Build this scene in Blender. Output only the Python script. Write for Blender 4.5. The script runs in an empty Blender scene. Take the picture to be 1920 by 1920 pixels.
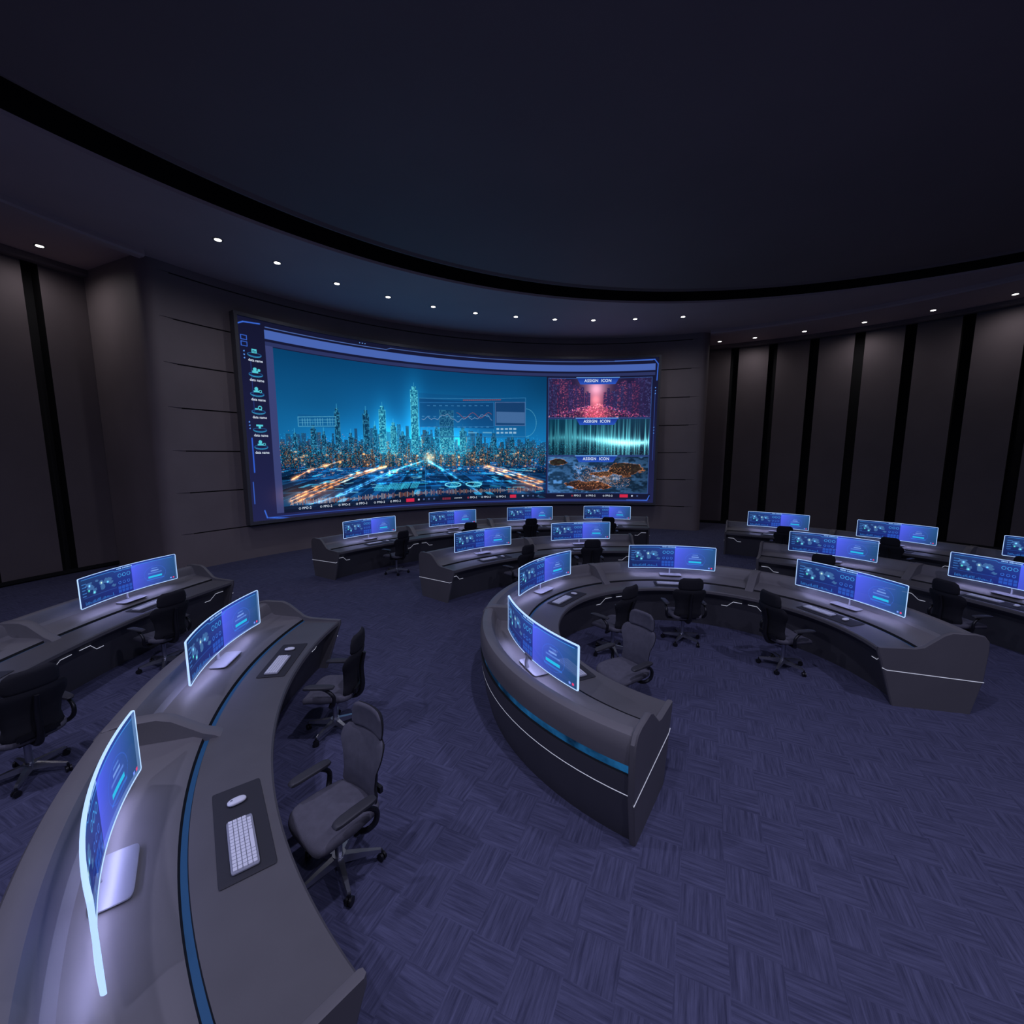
import bpy, math, random
import numpy as np
from mathutils import Vector, Matrix
random.seed(4)
rng = np.random.default_rng(7)
scn = bpy.context.scene
col = scn.collection
scn.view_settings.view_transform = 'Standard'
scn.view_settings.look = 'None'

# ------------------------------------------------------------------ materials
def mat_pbr(name, base, rough=0.5, metal=0.0, noise=0.0, nscale=6.0, bump=0.0, spec=0.5, bscale=None):
    m = bpy.data.materials.new(name); m.use_nodes = True
    nt = m.node_tree; b = nt.nodes['Principled BSDF']
    b.inputs['Base Color'].default_value = (*base, 1)
    b.inputs['Roughness'].default_value = rough
    b.inputs['Metallic'].default_value = metal
    b.inputs['Specular IOR Level'].default_value = spec
    if noise or bump:
        tc = nt.nodes.new('ShaderNodeTexCoord')
        n = nt.nodes.new('ShaderNodeTexNoise'); n.inputs['Scale'].default_value = nscale
        n.inputs['Detail'].default_value = 5
        nt.links.new(tc.outputs['Object'], n.inputs['Vector'])
        if noise:
            r = nt.nodes.new('ShaderNodeValToRGB')
            r.color_ramp.elements[0].color = (*[c * (1 - noise) for c in base], 1)
            r.color_ramp.elements[1].color = (*[c * (1 + noise) for c in base], 1)
            r.color_ramp.elements[0].position = .3; r.color_ramp.elements[1].position = .7
            nt.links.new(n.outputs['Fac'], r.inputs['Fac'])
            nt.links.new(r.outputs['Color'], b.inputs['Base Color'])
        if bump:
            n2 = nt.nodes.new('ShaderNodeTexNoise'); n2.inputs['Scale'].default_value = bscale or nscale * 20
            nt.links.new(tc.outputs['Object'], n2.inputs['Vector'])
            bp = nt.nodes.new('ShaderNodeBump'); bp.inputs['Strength'].default_value = bump
            bp.inputs['Distance'].default_value = .01
            nt.links.new(n2.outputs['Fac'], bp.inputs['Height'])
            nt.links.new(bp.outputs['Normal'], b.inputs['Normal'])
    return m

def mat_emit(name, c, s, vary=False):
    m = bpy.data.materials.new(name); m.use_nodes = True
    nt = m.node_tree; b = nt.nodes['Principled BSDF']
    b.inputs['Base Color'].default_value = (*[x * .2 for x in c], 1)
    b.inputs['Emission Color'].default_value = (*c, 1)
    b.inputs['Emission Strength'].default_value = s
    if vary:
        tc = nt.nodes.new('ShaderNodeTexCoord'); n = nt.nodes.new('ShaderNodeTexNoise')
        n.inputs['Scale'].default_value = 3.5; n.inputs['Detail'].default_value = 4
        r = nt.nodes.new('ShaderNodeValToRGB')
        r.color_ramp.elements[0].position = .42; r.color_ramp.elements[0].color = (*[x * .25 for x in c], 1)
        r.color_ramp.elements[1].position = .66; r.color_ramp.elements[1].color = (*[x * 1.8 for x in c], 1)
        nt.links.new(tc.outputs['Object'], n.inputs['Vector']); nt.links.new(n.outputs['Fac'], r.inputs['Fac'])
        nt.links.new(r.outputs['Color'], b.inputs['Emission Color'])
    return m

def mat_display(name, strength, glass=0.0):
    m = bpy.data.materials.new(name); m.use_nodes = True
    nt = m.node_tree; nt.nodes.clear()
    o = nt.nodes.new('ShaderNodeOutputMaterial'); e = nt.nodes.new('ShaderNodeEmission')
    a = nt.nodes.new('ShaderNodeVertexColor'); a.layer_name = 'Col'
    e.inputs['Strength'].default_value = strength
    nt.links.new(a.outputs['Color'], e.inputs['Color'])
    if glass:
        # see-through one-sided display film: clear seen from behind, partly clear from the front
        t = nt.nodes.new('ShaderNodeBsdfTransparent'); g = nt.nodes.new('ShaderNodeNewGeometry')
        mr = nt.nodes.new('ShaderNodeMapRange'); mr.inputs['To Min'].default_value = glass; mr.inputs['To Max'].default_value = 1.0
        nt.links.new(g.outputs['Backfacing'], mr.inputs['Value'])
        mix = nt.nodes.new('ShaderNodeMixShader')
        nt.links.new(mr.outputs[0], mix.inputs[0]); nt.links.new(e.outputs[0], mix.inputs[1]); nt.links.new(t.outputs[0], mix.inputs[2])
        nt.links.new(mix.outputs[0], o.inputs['Surface'])
    else:
        nt.links.new(e.outputs[0], o.inputs['Surface'])
    return m

M_wall = mat_pbr('wall_dark_panel', (.275, .230, .232), .62, noise=.08, nscale=.8)
M_wallout = mat_pbr('wall_fabric_panel', (.150, .124, .130), .75, noise=.08, nscale=.7)
M_groove = mat_pbr('groove_black', (.006, .006, .007), .8)
M_soffit = mat_pbr('soffit_paint', (.60, .46, .44), .65, noise=.05, nscale=.5)
M_ceil = mat_pbr('ceiling_panel_dark', (.27, .21, .20), .7, noise=.06, nscale=.4)
M_bezel = mat_pbr('screen_bezel', (.12, .12, .135), .4)
M_desk = mat_pbr('desk_laminate', (.168, .160, .168), .48, noise=.05, nscale=2.5, bump=.05)
M_desktop = mat_pbr('desk_worktop', (.108, .104, .110), .45, noise=.06, nscale=3, bump=.05)
M_panel = mat_pbr('desk_end_panel', (.135, .129, .136), .5, noise=.05, nscale=2)
M_body = mat_pbr('desk_body', (.080, .079, .088), .5, noise=.08, nscale=2)
M_blue = mat_emit('blue_led_strip', (.02, .12, .34), .28)
M_blueglass = mat_emit('blue_glass_strip', (.01, .10, .26), .45, vary=True)
M_white = mat_emit('white_led_line', (.75, .78, 1.0), .55)
M_outline = mat_emit('monitor_edge_glow', (.42, .62, 1.0), 1.2)
M_silver = mat_pbr('brushed_aluminium', (.42, .43, .48), .3, metal=.9)
M_silver2 = mat_pbr('stand_aluminium', (.30, .31, .35), .4, metal=.3)
M_black = mat_pbr('black_plastic', (.010, .010, .013), .4)
M_mesh = mat_pbr('black_mesh_fabric', (.009, .009, .014), .85, bump=.3, nscale=30)
M_fabric = mat_pbr('grey_fabric', (.105, .102, .128), .85, noise=.1, nscale=20, bump=.3)
M_armpad = mat_pbr('armrest_pad', (.035, .035, .042), .55)
M_key = mat_pbr('white_keys', (.82, .83, .87), .4)
M_kb = mat_pbr('keyboard_aluminium', (.30, .31, .36), .4)
M_pad = mat_pbr('mouse_pad_black', (.030, .030, .036), .8)
M_lamp = mat_emit('downlight_lens', (1, .97, .93), 6)
M_led = mat_display('led_wall_pixels', 1.0)
M_lcd = mat_display('monitor_pixels', 1.38, glass=.16)
M_txtw = mat_emit('screen_text_white', (.75, .85, 1.0), .9)

# carpet
M_carpet = bpy.data.materials.new('carpet_tiles'); M_carpet.use_nodes = True
nt = M_carpet.node_tree; L = nt.links; b = nt.nodes['Principled BSDF']
N = nt.nodes.new
tc = N('ShaderNodeTexCoord'); mp = N('ShaderNodeMapping'); mp.inputs['Rotation'].default_value = (0, 0, math.radians(24))
L.new(tc.outputs['Object'], mp.inputs['Vector'])
chk = N('ShaderNodeTexChecker'); chk.inputs['Scale'].default_value = 3.2
L.new(mp.outputs['Vector'], chk.inputs['Vector'])
cols = []
for sx, sy in ((2.4, 44), (44, 2.4)):
    m2 = N('ShaderNodeMapping'); m2.inputs['Scale'].default_value = (sx, sy, 1)
    L.new(mp.outputs['Vector'], m2.inputs['Vector'])
    n = N('ShaderNodeTexNoise'); n.inputs['Scale'].default_value = 1.0; n.inputs['Detail'].default_value = 4
    n.inputs['Roughness'].default_value = .7
    L.new(m2.outputs['Vector'], n.inputs['Vector']); cols.append(n)
mx = N('ShaderNodeMix'); mx.data_type = 'FLOAT'
L.new(chk.outputs['Fac'], mx.inputs[0]); L.new(cols[0].outputs['Fac'], mx.inputs[2]); L.new(cols[1].outputs['Fac'], mx.inputs[3])
rp = N('ShaderNodeValToRGB')
rp.color_ramp.elements[0].position = .32; rp.color_ramp.elements[0].color = (.046, .048, .092, 1)
rp.color_ramp.elements[1].position = .72; rp.color_ramp.elements[1].color = (.122, .126, .220, 1)
L.new(mx.outputs[0], rp.inputs['Fac']); L.new(rp.outputs['Color'], b.inputs['Base Color'])
bp = N('ShaderNodeBump'); bp.inputs['Strength'].default_value = .3; bp.inputs['Distance'].default_value = .01
L.new(mx.outputs[0], bp.inputs['Height']); L.new(bp.outputs['Normal'], b.inputs['Normal'])
b.inputs['Roughness'].default_value = .9; b.inputs['Specular IOR Level'].default_value = .2

# ------------------------------------------------------------------ mesh helpers
def mesh_obj(name, verts, faces, mats, fmat=None, smooth=None, parent=None):
    me = bpy.data.meshes.new(name); me.from_pydata([tuple(v) for v in verts], [], faces)
    for m in (mats if isinstance(mats, (list, tuple)) else [mats]): me.materials.append(m)
    if fmat is not None: me.polygons.foreach_set('material_index', fmat)
    if smooth is not None:
        me.polygons.foreach_set('use_smooth', [True] * len(faces))
        me.set_sharp_from_angle(angle=math.radians(smooth))
    me.update()
    o = bpy.data.objects.new(name, me); col.objects.link(o)
    if parent: o.parent = parent
    return o

def empty(name):
    e = bpy.data.objects.new(name, None); e.empty_display_size = .2; col.objects.link(e); return e

class MB:
    """accumulates geometry"""
    def __init__(s): s.v = []; s.f = []; s.m = []
    def add(s, v, f, m=0):
        k = len(s.v); s.v += [tuple(x) for x in v]; s.f += [tuple(i + k for i in q) for q in f]
        s.m += [m] * len(f)
    def box(s, cx, cy, cz, sx, sy, sz, m=0, M=None):
        v = [Vector((cx + a * sx / 2, cy + b_ * sy / 2, cz + c * sz / 2)) for a in (-1, 1) for b_ in (-1, 1) for c in (-1, 1)]
        if M: v = [M @ x for x in v]
        s.add(v, [(0, 1, 3, 2), (4, 6, 7, 5), (0, 4, 5, 1), (2, 3, 7, 6), (0, 2, 6, 4), (1, 5, 7, 3)], m)
    def sup(s, c, size, e1=.35, e2=.35, n=24, k=12, m=0, M=None, fn=None):
        def sp(x, e): return math.copysign(abs(x) ** e, x)
        vs = []
        for j in range(k + 1):
            ph = -math.pi / 2 + math.pi * j / k
            for i in range(n):
                th = 2 * math.pi * i / n
                p = Vector((size[0] / 2 * sp(math.cos(ph), e1) * sp(math.cos(th), e2),
                            size[1] / 2 * sp(math.cos(ph), e1) * sp(math.sin(th), e2),
                            size[2] / 2 * sp(math.sin(ph), e1)))
                if fn: p = fn(p)
                p += Vector(c)
                vs.append(M @ p if M else p)
        fs = [(j * n + i, j * n + (i + 1) % n, (j + 1) * n + (i + 1) % n, (j + 1) * n + i) for j in range(k) for i in range(n)]
        s.add(vs, fs, m)
    def tube(s, pts, rad, n=10, m=0, flat=1.0, sub=6):
        P = [Vector(p) for p in pts]; R = rad if isinstance(rad, (list, tuple)) else [rad] * len(P)
        Q = []; RR = []
        for i in range(len(P) - 1):
            p0 = P[max(i - 1, 0)]; p1 = P[i]; p2 = P[i + 1]; p3 = P[min(i + 2, len(P) - 1)]
            for t in np.linspace(0, 1, sub, endpoint=False):
                Q.append(.5 * ((2 * p1) + (p2 - p0) * t + (2 * p0 - 5 * p1 + 4 * p2 - p3) * t * t + (3 * p1 - p0 - 3 * p2 + p3) * t ** 3))
                RR.append(R[i] * (1 - t) + R[i + 1] * t)
        Q.append(P[-1]); RR.append(R[-1])
        vs = []; up = Vector((0, 0, 1))
        prev = None
        for i, q in enumerate(Q):
            t = (Q[min(i + 1, len(Q) - 1)] - Q[max(i - 1, 0)]).normalized()
            a = prev if prev else (up if abs(t.z) < .9 else Vector((1, 0, 0)))
            a = (a - t * a.dot(t)).normalized(); prev = a; b_ = t.cross(a)
            for k in range(n):
                th = 2 * math.pi * k / n
                vs.append(q + a * math.cos(th) * RR[i] * flat + b_ * math.sin(th) * RR[i])
        fs = [(i * n + k, i * n + (k + 1) % n, (i + 1) * n + (k + 1) % n, (i + 1) * n + k) for i in range(len(Q) - 1) for k in range(n)]
        fs += [tuple(range(n - 1, -1, -1)), tuple((len(Q) - 1) * n + k for k in range(n))]
        s.add(vs, fs, m)
    def cyl(s, c, r, h, n=20, m=0, r2=None, axis='Z'):
        r2 = r if r2 is None else r2
        vs = []
        for z, rr in ((-h / 2, r), (h / 2, r2)):
            for k in range(n):
                th = 2 * math.pi * k / n; p = (rr * math.cos(th), rr * math.sin(th), z)
                if axis == 'X': p = (p[2], p[0], p[1])
                vs.append((p[0] + c[0], p[1] + c[1], p[2] + c[2]))
        fs = [(k, (k + 1) % n, n + (k + 1) % n, n + k) for k in range(n)] + [tuple(range(n - 1, -1, -1)), tuple(range(n, 2 * n))]
        s.add(vs, fs, m)
    def obj(s, name, mats, smooth=40, parent=None):
        return mesh_obj(name, s.v, s.f, mats, s.m, smooth, parent)

# ------------------------------------------------------------------ room shell
CX, CY = 2.9, 5.8
H = 8.15
def pol(r, deg, z=0, c=(CX, CY)):
    a = math.radians(deg); return Vector((c[0] + r * math.cos(a), c[1] + r * math.sin(a), z))

n = 180
fv = [pol(16.6, i * 2, 0) for i in range(n)]
mesh_obj('floor', fv, [tuple(range(n))], M_carpet)

GR = 5.28
gro = []
a = 63.4
while a > 63.4 - 360 + 3: gro.append(a); a -= GR
plan = []; pm = []
hw = math.degrees(.16 / 16)
for g in sorted(gro):
    plan += [(16, g - hw), (16.35, g - hw), (16.35, g + hw), (16, g + hw)]; pm += [1, 1, 1, 0]
    for k in (1, 2): plan.append((16, g + hw + (GR - 2 * hw) * k / 3)); pm.append(0)
vs = []; fs = []
for r, d in plan: vs += [pol(r, d, 0), pol(r, d, H + .02)]
m_ = len(plan)
for i in range(m_):
    j = (i + 1) % m_; fs.append((2 * i, 2 * j, 2 * j + 1, 2 * i + 1))
mesh_obj('wall_outer', vs, fs, [M_wallout, M_groove], pm)

A0, A1, RS = 67.4, 155.6, 13.3
zs = [0]
for k in range(7):
    z = 1.02 + 1.15 * k
    if z < H: zs += [z - .018, z - .014, z + .014, z + .018]
zs.append(H + .01)
prof = []
cr = .32; ce = math.degrees(cr / RS)
prof.append((15.98, A0)); prof.append((RS + cr, A0))
for k in range(1, 6):
    t = k / 6 * math.pi / 2
    prof.append((RS + cr - cr * math.sin(t), A0 + ce * (1 - math.cos(t))))
nseg = 60
for k in range(nseg + 1): prof.append((RS, A0 + ce + (A1 - A0 - 2 * ce) * k / nseg))
for k in range(5, 0, -1):
    t = k / 6 * math.pi / 2
    prof.append((RS + cr - cr * math.sin(t), A1 - ce * (1 - math.cos(t))))
prof.append((RS + cr, A1)); prof.append((15.98, A1))
vs = []; fs = []; fm = []
for zi, z in enumerate(zs):
    ing = zi % 4 in (2, 3) and 0 < zi < len(zs) - 1
    for k, (r, d) in enumerate(prof):
        flat = 8 <= k < len(prof) - 8
        vs.append(pol(r + (.03 if (ing and flat) else 0), d, z))
w = len(prof)
for zi in range(len(zs) - 1):
    for k in range(w - 1):
        fs.append((zi * w + k + 1, zi * w + k, (zi + 1) * w + k, (zi + 1) * w + k + 1))
        fm.append(1 if (zi % 4 == 2 and 8 <= k < w - 9) else 0)
mesh_obj('wall_screen', vs, fs, [M_wall, M_groove], fm, smooth=25)

EC = (4.9, 1.2); ER = 13.6
def r_to_E(deg, R):
    a = math.radians(deg); dx, dy = math.cos(a), math.sin(a)
    ox, oy = CX - EC[0], CY - EC[1]
    B = ox * dx + oy * dy; C = ox * ox + oy * oy - R * R
    return -B + math.sqrt(B * B - C)
vs = []; fs = []
for i in range(n):
    d = i * 2
    ri = min(r_to_E(d, ER), 15.0)
    vs += [pol(16.5, d, H), pol(ri + .05, d, H), pol(ri, d, H + .05), pol(ri, d, H + 1.0)]
for i in range(n):
    j = (i + 1) % n
    for k in range(3): fs.append((4 * i + k, 4 * j + k, 4 * j + k + 1, 4 * i + k + 1))
mesh_obj('ceiling', vs, fs, [M_soffit, M_groove], [0, 0, 1] * n, smooth=30)
vs = [pol(16.5, i * 2, H + 1.0) for i in range(n)]
mesh_obj('ceiling_void', vs, [tuple(range(n))], M_groove)
vs = []; fs = []
for i in range(n):
    d = i * 2
    ri = min(r_to_E(d, ER - .75), 14.2)
    vs += [pol(ri, d, H + .30), pol(ri, d, H + .08), pol(ri - .12, d, H + .04), pol(ri - .2, d, H + .09)]
for i in range(n):
    j = (i + 1) % n
    for k in range(3): fs.append((4 * i + k, 4 * i + k + 1, 4 * j + k + 1, 4 * j + k))
fs.append(tuple(4 * i + 3 for i in range(n)))
fs.append(tuple(4 * i for i in range(n)))
mesh_obj('ceiling_panel', vs, fs, M_ceil, smooth=30)

def ring_trim(name, r0, r1, z0, z1, a0, a1, mat, seg=120):
    vs = []; fs = []
    for i in range(seg + 1):
        d = a0 + (a1 - a0) * i / seg
        vs += [pol(r0, d, z1), pol(r0, d, z0 + .04), pol(r0 + .04, d, z0), pol(r1, d, z0), pol(r1, d, z1)]
    for i in range(seg):
        for k in range(4): fs.append((5 * i + k, 5 * i + 5 + k, 5 * i + 6 + k, 5 * i + 1 + k))
    return mesh_obj(name, vs, fs, mat, smooth=40)
ring_trim('trim_1', 13.0, 13.25, H - .14, H, A1 - 360, A0, M_soffit)
ring_trim('trim_2', 15.75, 15.99, H - .16, H, A1 - 360, A0, M_wallout)
ring_trim('baseboard_outer', 15.93, 15.99, .0, .12, A1 - 360, A0, M_groove)

lights = [(-6.8, 10.65), (-6.08, 11.85), (-5.08, 13.2), (-3.9, 14.26), (-2.64, 15.15), (-1.28, 15.8), (.14, 16.2), (1.57, 16.5), (3.0, 16.6), (4.5, 16.45), (6.15, 16.2)]
nmain = len(lights)
for d in (65.8, 60.7, 54.1, 47.0, 40.0, 33.0, 26, 19, 12):
    q = pol(15.1, d); lights.append((q.x, q.y))
lights += [(-11.25, 10.95), (-10.85, 12.5)]
mb = MB()
for (x, y) in lights:
    mb.cyl((x, y, H - .006), .072, .012, 20, 0)
    mb.cyl((x, y, H - .004), .11, .008, 20, 1)
fill_l = [(1, 2.4), (6.0, 2.4), (-3, -1.5), (3, -3), (-5.5, 2.6)]  # positions of added fill lamps, overhead and out of view
for (x, y) in fill_l:
    mb.cyl((x, y, H + .083), .10, .012, 20, 0)  # lens discs made up to go with the added fill lamps
mb.obj('recessed_downlights', [M_lamp, M_bezel])

# ------------------------------------------------------------------ big LED wall
SA0, SA1 = 146.3, 75.8
SZ0, SZ1 = 1.17, 7.25
SR = 13.14
ARC = math.radians(SA0 - SA1) * SR; SH = SZ1 - SZ0
def scr(u, v, off=0): return pol(SR - off, SA0 + (SA1 - SA0) * u, SZ0 + SH * v)
led = empty('led_video_wall')
mb = MB()
def band(u0, u1, v0, v1, r0, r1, m=0, seg=60):
    vs = []; fs = []
    for i in range(seg + 1):
        u = u0 + (u1 - u0) * i / seg
        for r, v in ((r1, v0), (r0, v0), (r0, v1), (r1, v1)): vs.append(pol(r, SA0 + (SA1 - SA0) * u, SZ0 + SH * v))
    for i in range(seg):
        for k in range(4): a_, b_ = 4 * i + k, 4 * i + (k + 1) % 4; fs.append((a_, b_, b_ + 4, a_ + 4))
    fs += [(0, 1, 2, 3), tuple(4 * seg + k for k in (3, 2, 1, 0))]
    mb.add(vs, fs, m)
eu = .006; ev = .016
band(-eu, 1 + eu, 1, 1 + ev, SR - .1, RS + .02); band(-eu, 1 + eu, -ev, 0, SR - .1, RS + .02)
band(-eu, 0, 0, 1, SR - .1, RS + .02, seg=2); band(1, 1 + eu, 0, 1, SR - .1, RS + .02, seg=2)
mb.obj('bezel', M_bezel, 30, led)

class Canvas:
    def __init__(s, w, h, aspect):
        s.w, s.h, s.asp = w, h, aspect
        s.c = np.zeros((h, w, 3)); s.U, s.V = np.meshgrid((np.arange(w)) / (w - 1), (np.arange(h)) / (h - 1))
    def sl(s, u0, u1, v0, v1):
        a = int(np.clip(math.floor(u0 * (s.w - 1)), 0, s.w)); b_ = int(np.clip(math.ceil(u1 * (s.w - 1)) + 1, 0, s.w))
        c_ = int(np.clip(math.floor(v0 * (s.h - 1)), 0, s.h)); d = int(np.clip(math.ceil(v1 * (s.h - 1)) + 1, 0, s.h))
        return slice(c_, d), slice(a, b_)
    def rect(s, u0, u1, v0, v1, colr, al=1.0):
        q = s.sl(u0, u1, v0, v1); U, V = s.U[q], s.V[q]
        m = ((U >= u0) & (U <= u1) & (V >= v0) & (V <= v1)) * al
        s.c[q] = s.c[q] * (1 - m[..., None]) + np.array(colr) / 255 * m[..., None]
    def line(s, u0, v0, u1, v1, wd, colr, al=1.0, add=False):
        pad = wd * 3 + .002
        q = s.sl(min(u0, u1) - pad, max(u0, u1) + pad, min(v0, v1) - pad * s.asp, max(v0, v1) + pad * s.asp)
        U, V = s.U[q] * s.asp, s.V[q]
        ax, ay, bx, by = u0 * s.asp, v0, u1 * s.asp, v1
        dx, dy = bx - ax, by - ay; L2 = dx * dx + dy * dy + 1e-12
        t = np.clip(((U - ax) * dx + (V - ay) * dy) / L2, 0, 1)
        d = np.hypot(U - ax - t * dx, V - ay - t * dy)
        m = np.clip(1.5 - d / (wd * s.asp), 0, 1) * al
        if add: s.c[q] = s.c[q] + np.array(colr) / 255 * m[..., None]
        else: s.c[q] = s.c[q] * (1 - m[..., None]) + np.array(colr) / 255 * m[..., None]
    def poly(s, pts, wd, colr, al=1.0):
        for a_, b_ in zip(pts[:-1], pts[1:]): s.line(*a_, *b_, wd, colr, al)
    def glow(s, u, v, ru, rv, colr, al=1.0):
        q = s.sl(u - 3 * ru, u + 3 * ru, v - 3 * rv, v + 3 * rv)
        g = np.exp(-((s.U[q] - u) / ru) ** 2 - ((s.V[q] - v) / rv) ** 2) * al
        s.c[q] = s.c[q] + np.array(colr) / 255 * g[..., None]
    def disc(s, u, v, r, colr, al=1.0, ring=None):
        q = s.sl(u - r, u + r, v - r * s.asp, v + r * s.asp)
        d = np.hypot((s.U[q] - u), (s.V[q] - v) / s.asp)
        m = (d <= r) if ring is None else ((d <= r) & (d >= r - ring))
        m = m * al
        s.c[q] = s.c[q] * (1 - m[..., None]) + np.array(colr) / 255 * m[..., None]
    def tower(s, u0, u1, v0, v1, dark, lit, dens=.5, cu=.0021, cvv=.0085, al=1.0):
        """facade with a grid of randomly lit windows"""
        q = s.sl(u0, u1, v0, v1); U, V = s.U[q], s.V[q]
        if U.size == 0: return
        nu = max(1, int(round((u1 - u0) / cu))); nv = max(1, int(round((v1 - v0) / cvv)))
        iu = np.clip(((U - u0) / (u1 - u0) * nu).astype(int), 0, nu - 1); iv = np.clip(((V - v0) / (v1 - v0) * nv).astype(int), 0, nv - 1)
        g = rng.random((nv, nu)); g = np.where(g < dens, .35 + .65 * rng.random((nv, nu)), .08)
        fv_ = ((V - v0) / (v1 - v0) * nv) % 1
        k = g[iv, iu] * np.where(fv_ < .3, .35, 1.0)
        k = k * (1 - .25 * ((U - u0) / (u1 - u0)))
        cc = np.array(dark)[None, None] / 255 * (1 - k[..., None]) + np.array(lit)[None, None] / 255 * k[..., None]
        m = ((U >= u0) & (U <= u1) & (V >= v0) & (V <= v1))[..., None] * al
        s.c[q] = s.c[q] * (1 - m) + cc * m

def vnoise(U, V, fu, fv, seed):
    r = np.random.default_rng(seed); g = r.random((int(fv) + 3, int(fu) + 3))
    x = U * fu; y = V * fv; xi = x.astype(int); yi = y.astype(int); fx = x - xi; fy = y - yi
    fx = fx * fx * (3 - 2 * fx); fy = fy * fy * (3 - 2 * fy)
    return (g[yi, xi] * (1 - fx) + g[yi, xi + 1] * fx) * (1 - fy) + (g[yi + 1, xi] * (1 - fx) + g[yi + 1, xi + 1] * fx) * fy

def canvas_mesh(cv, fn, name, mat, parent=None):
    h, w = cv.h, cv.w
    lin = np.clip(cv.c, 0, 1.2); lin = np.where(lin <= .04045, lin / 12.92, ((lin + .055) / 1.055) ** 2.4)
    P = fn(cv.U, cv.V).reshape(-1, 3).astype(np.float32)
    idx = np.arange(h * w).reshape(h, w)
    q = np.stack([idx[:-1, :-1], idx[:-1, 1:], idx[1:, 1:], idx[1:, :-1]], -1).reshape(-1, 4).astype(np.int32)
    me = bpy.data.meshes.new(name); nq = len(q)
    me.vertices.add(h * w); me.vertices.foreach_set('co', P.ravel())
    me.loops.add(nq * 4); me.loops.foreach_set('vertex_index', q.ravel())
    me.polygons.add(nq); me.polygons.foreach_set('loop_start', np.arange(0, nq * 4, 4, dtype=np.int32))
    me.update(calc_edges=True)
    ca = me.color_attributes.new('Col', 'FLOAT_COLOR', 'POINT')
    ca.data.foreach_set('color', np.concatenate([lin.reshape(-1, 3), np.ones((h * w, 1))], 1).astype(np.float32).ravel())
    me.materials.append(mat); me.validate()
    o = bpy.data.objects.new(name, me); col.objects.link(o)
    if parent: o.parent = parent
    return o

# artwork design units -> panel uv
DX = [456, 518, 640, 720, 800, 900, 960, 1024, 1115, 1220, 1229]
DU = [0, .06, .192, .291, .394, .533, .618, .711, .841, .987, 1]
TX = [456, 518, 640, 800, 960, 1115, 1229]
YT = [592, 604, 633, 658, 672, 674, 672]; YB = [986, 975, 960, 949, 942, 940, 938]
def D(x, y):
    yb = np.interp(x, TX, YB); yt = np.interp(x, TX, YT)
    return float(np.interp(x, DX, DU)), float((yb - y) / (yb - yt))
cv = Canvas(1240, 460, ARC / SH)
U, V = cv.U, cv.V
cv.c[:] = np.array([26, 28, 60]) / 255
cv.c *= (.8 + .5 * (1 - V))[..., None]
cv.rect(.048, .992, .918, .962, (72, 100, 176)); cv.rect(.048, .062, .03, .90, (58, 66, 116))
cv.rect(.048, .992, .885, .905, (44, 52, 96))
mu0, mu1, mv0, mv1 = .062, .711, .03, .882
sel = (U > mu0) & (U < mu1) & (V > mv0) & (V < mv1)
hz = .375
t = np.clip((V - hz) / (mv1 - hz), 0, 1); s_ = (U - mu0) / (mu1 - mu0)
sky = np.stack([8 + 16 * (1 - t), 70 + 66 * (1 - t) ** 1.2, 118 + 90 * (1 - t) ** 1.2], -1) / 255
sky *= (1 - .24 * np.abs(s_ - .5))[..., None]
sky *= (.94 + .12 * vnoise(s_.clip(0, 1), V, 7, 5, 3))[..., None]
dist = np.clip((hz - V) / (hz - mv0), 0.001, 1)
gx = (s_ - .50) / (.06 + dist)
gz = 1 / (dist + .10)
def cells(fx, fz, seed):
    r = np.random.default_rng(seed); g = r.random((256, 256))
    ix = np.floor(gx * fx).astype(int) % 256; iz = np.floor(gz * fz).astype(int) % 256
    ex = np.minimum((gx * fx) % 1, 1 - (gx * fx) % 1) / fx * (.06 + dist); ez = np.minimum((gz * fz) % 1, 1 - (gz * fz) % 1)
    return g[iz, ix], ex, ez
g1, e1, z1 = cells(7, 2.4, 5); g2, e2, z2 = cells(38, 9.5, 6)
gr = np.stack([5 + 8 * g1, 20 + 30 * g1, 46 + 54 * g1], -1) / 255
gr += ((g2 > .66) * (.08 + .20 * g1))[..., None] * np.array([.15, .60, .85])
gr += ((g2 > .955) * .45)[..., None] * np.array([.3, .9, 1.0])
gr += ((e1 < .0012) * .30 + (z1 < .05) * .22)[..., None] * np.array([.08, .55, .8])
gr += (np.exp(-dist / .16) * .35)[..., None] * np.array([.10, .62, .85])
gr *= (.70 + .55 * vnoise(s_.clip(0, 1), V, 9, 9, 12))[..., None]
pic = np.where((V > hz)[..., None], sky, gr)
cv.c = np.where(sel[..., None], pic, cv.c)
cv.glow(.39, hz + .03, .16, .12, (16, 90, 120), .8)
cv.glow(D(800, 835)[0], hz, .06, .07, (50, 120, 120), .6)
for layer in range(5):
    for k in range(150):
        u = mu0 + (mu1 - mu0 - .008) * random.random()
        c0 = math.exp(-((u - .37) / .17) ** 2)
        hgt = (.03 + .11 * random.random() ** 1.6 * (.45 + c0)) * (1.0, .75, .5, .36, .22)[layer] + .006
        wd = .0035 + .006 * random.random()
        if u + wd > mu1: continue
        base = hz - .012 - .025 * layer
        br = (.75, .8, .9, .95, .8)[layer] * (.5 + .8 * random.random() * (.4 + .6 * c0))
        dk = max(0, 3 - layer)
        lit = (50 * br, 175 * br, 225 * br) if random.random() > .13 + .05 * layer else (235 * br, 160 * br, 105 * br)
        cv.tower(u, u + wd, base, base + hgt + .018 * layer, (6 + 8 * dk, 32 + 14 * dk, 58 + 20 * dk), lit, .40 + .2 * c0, .0018, .0072, .92)
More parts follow.
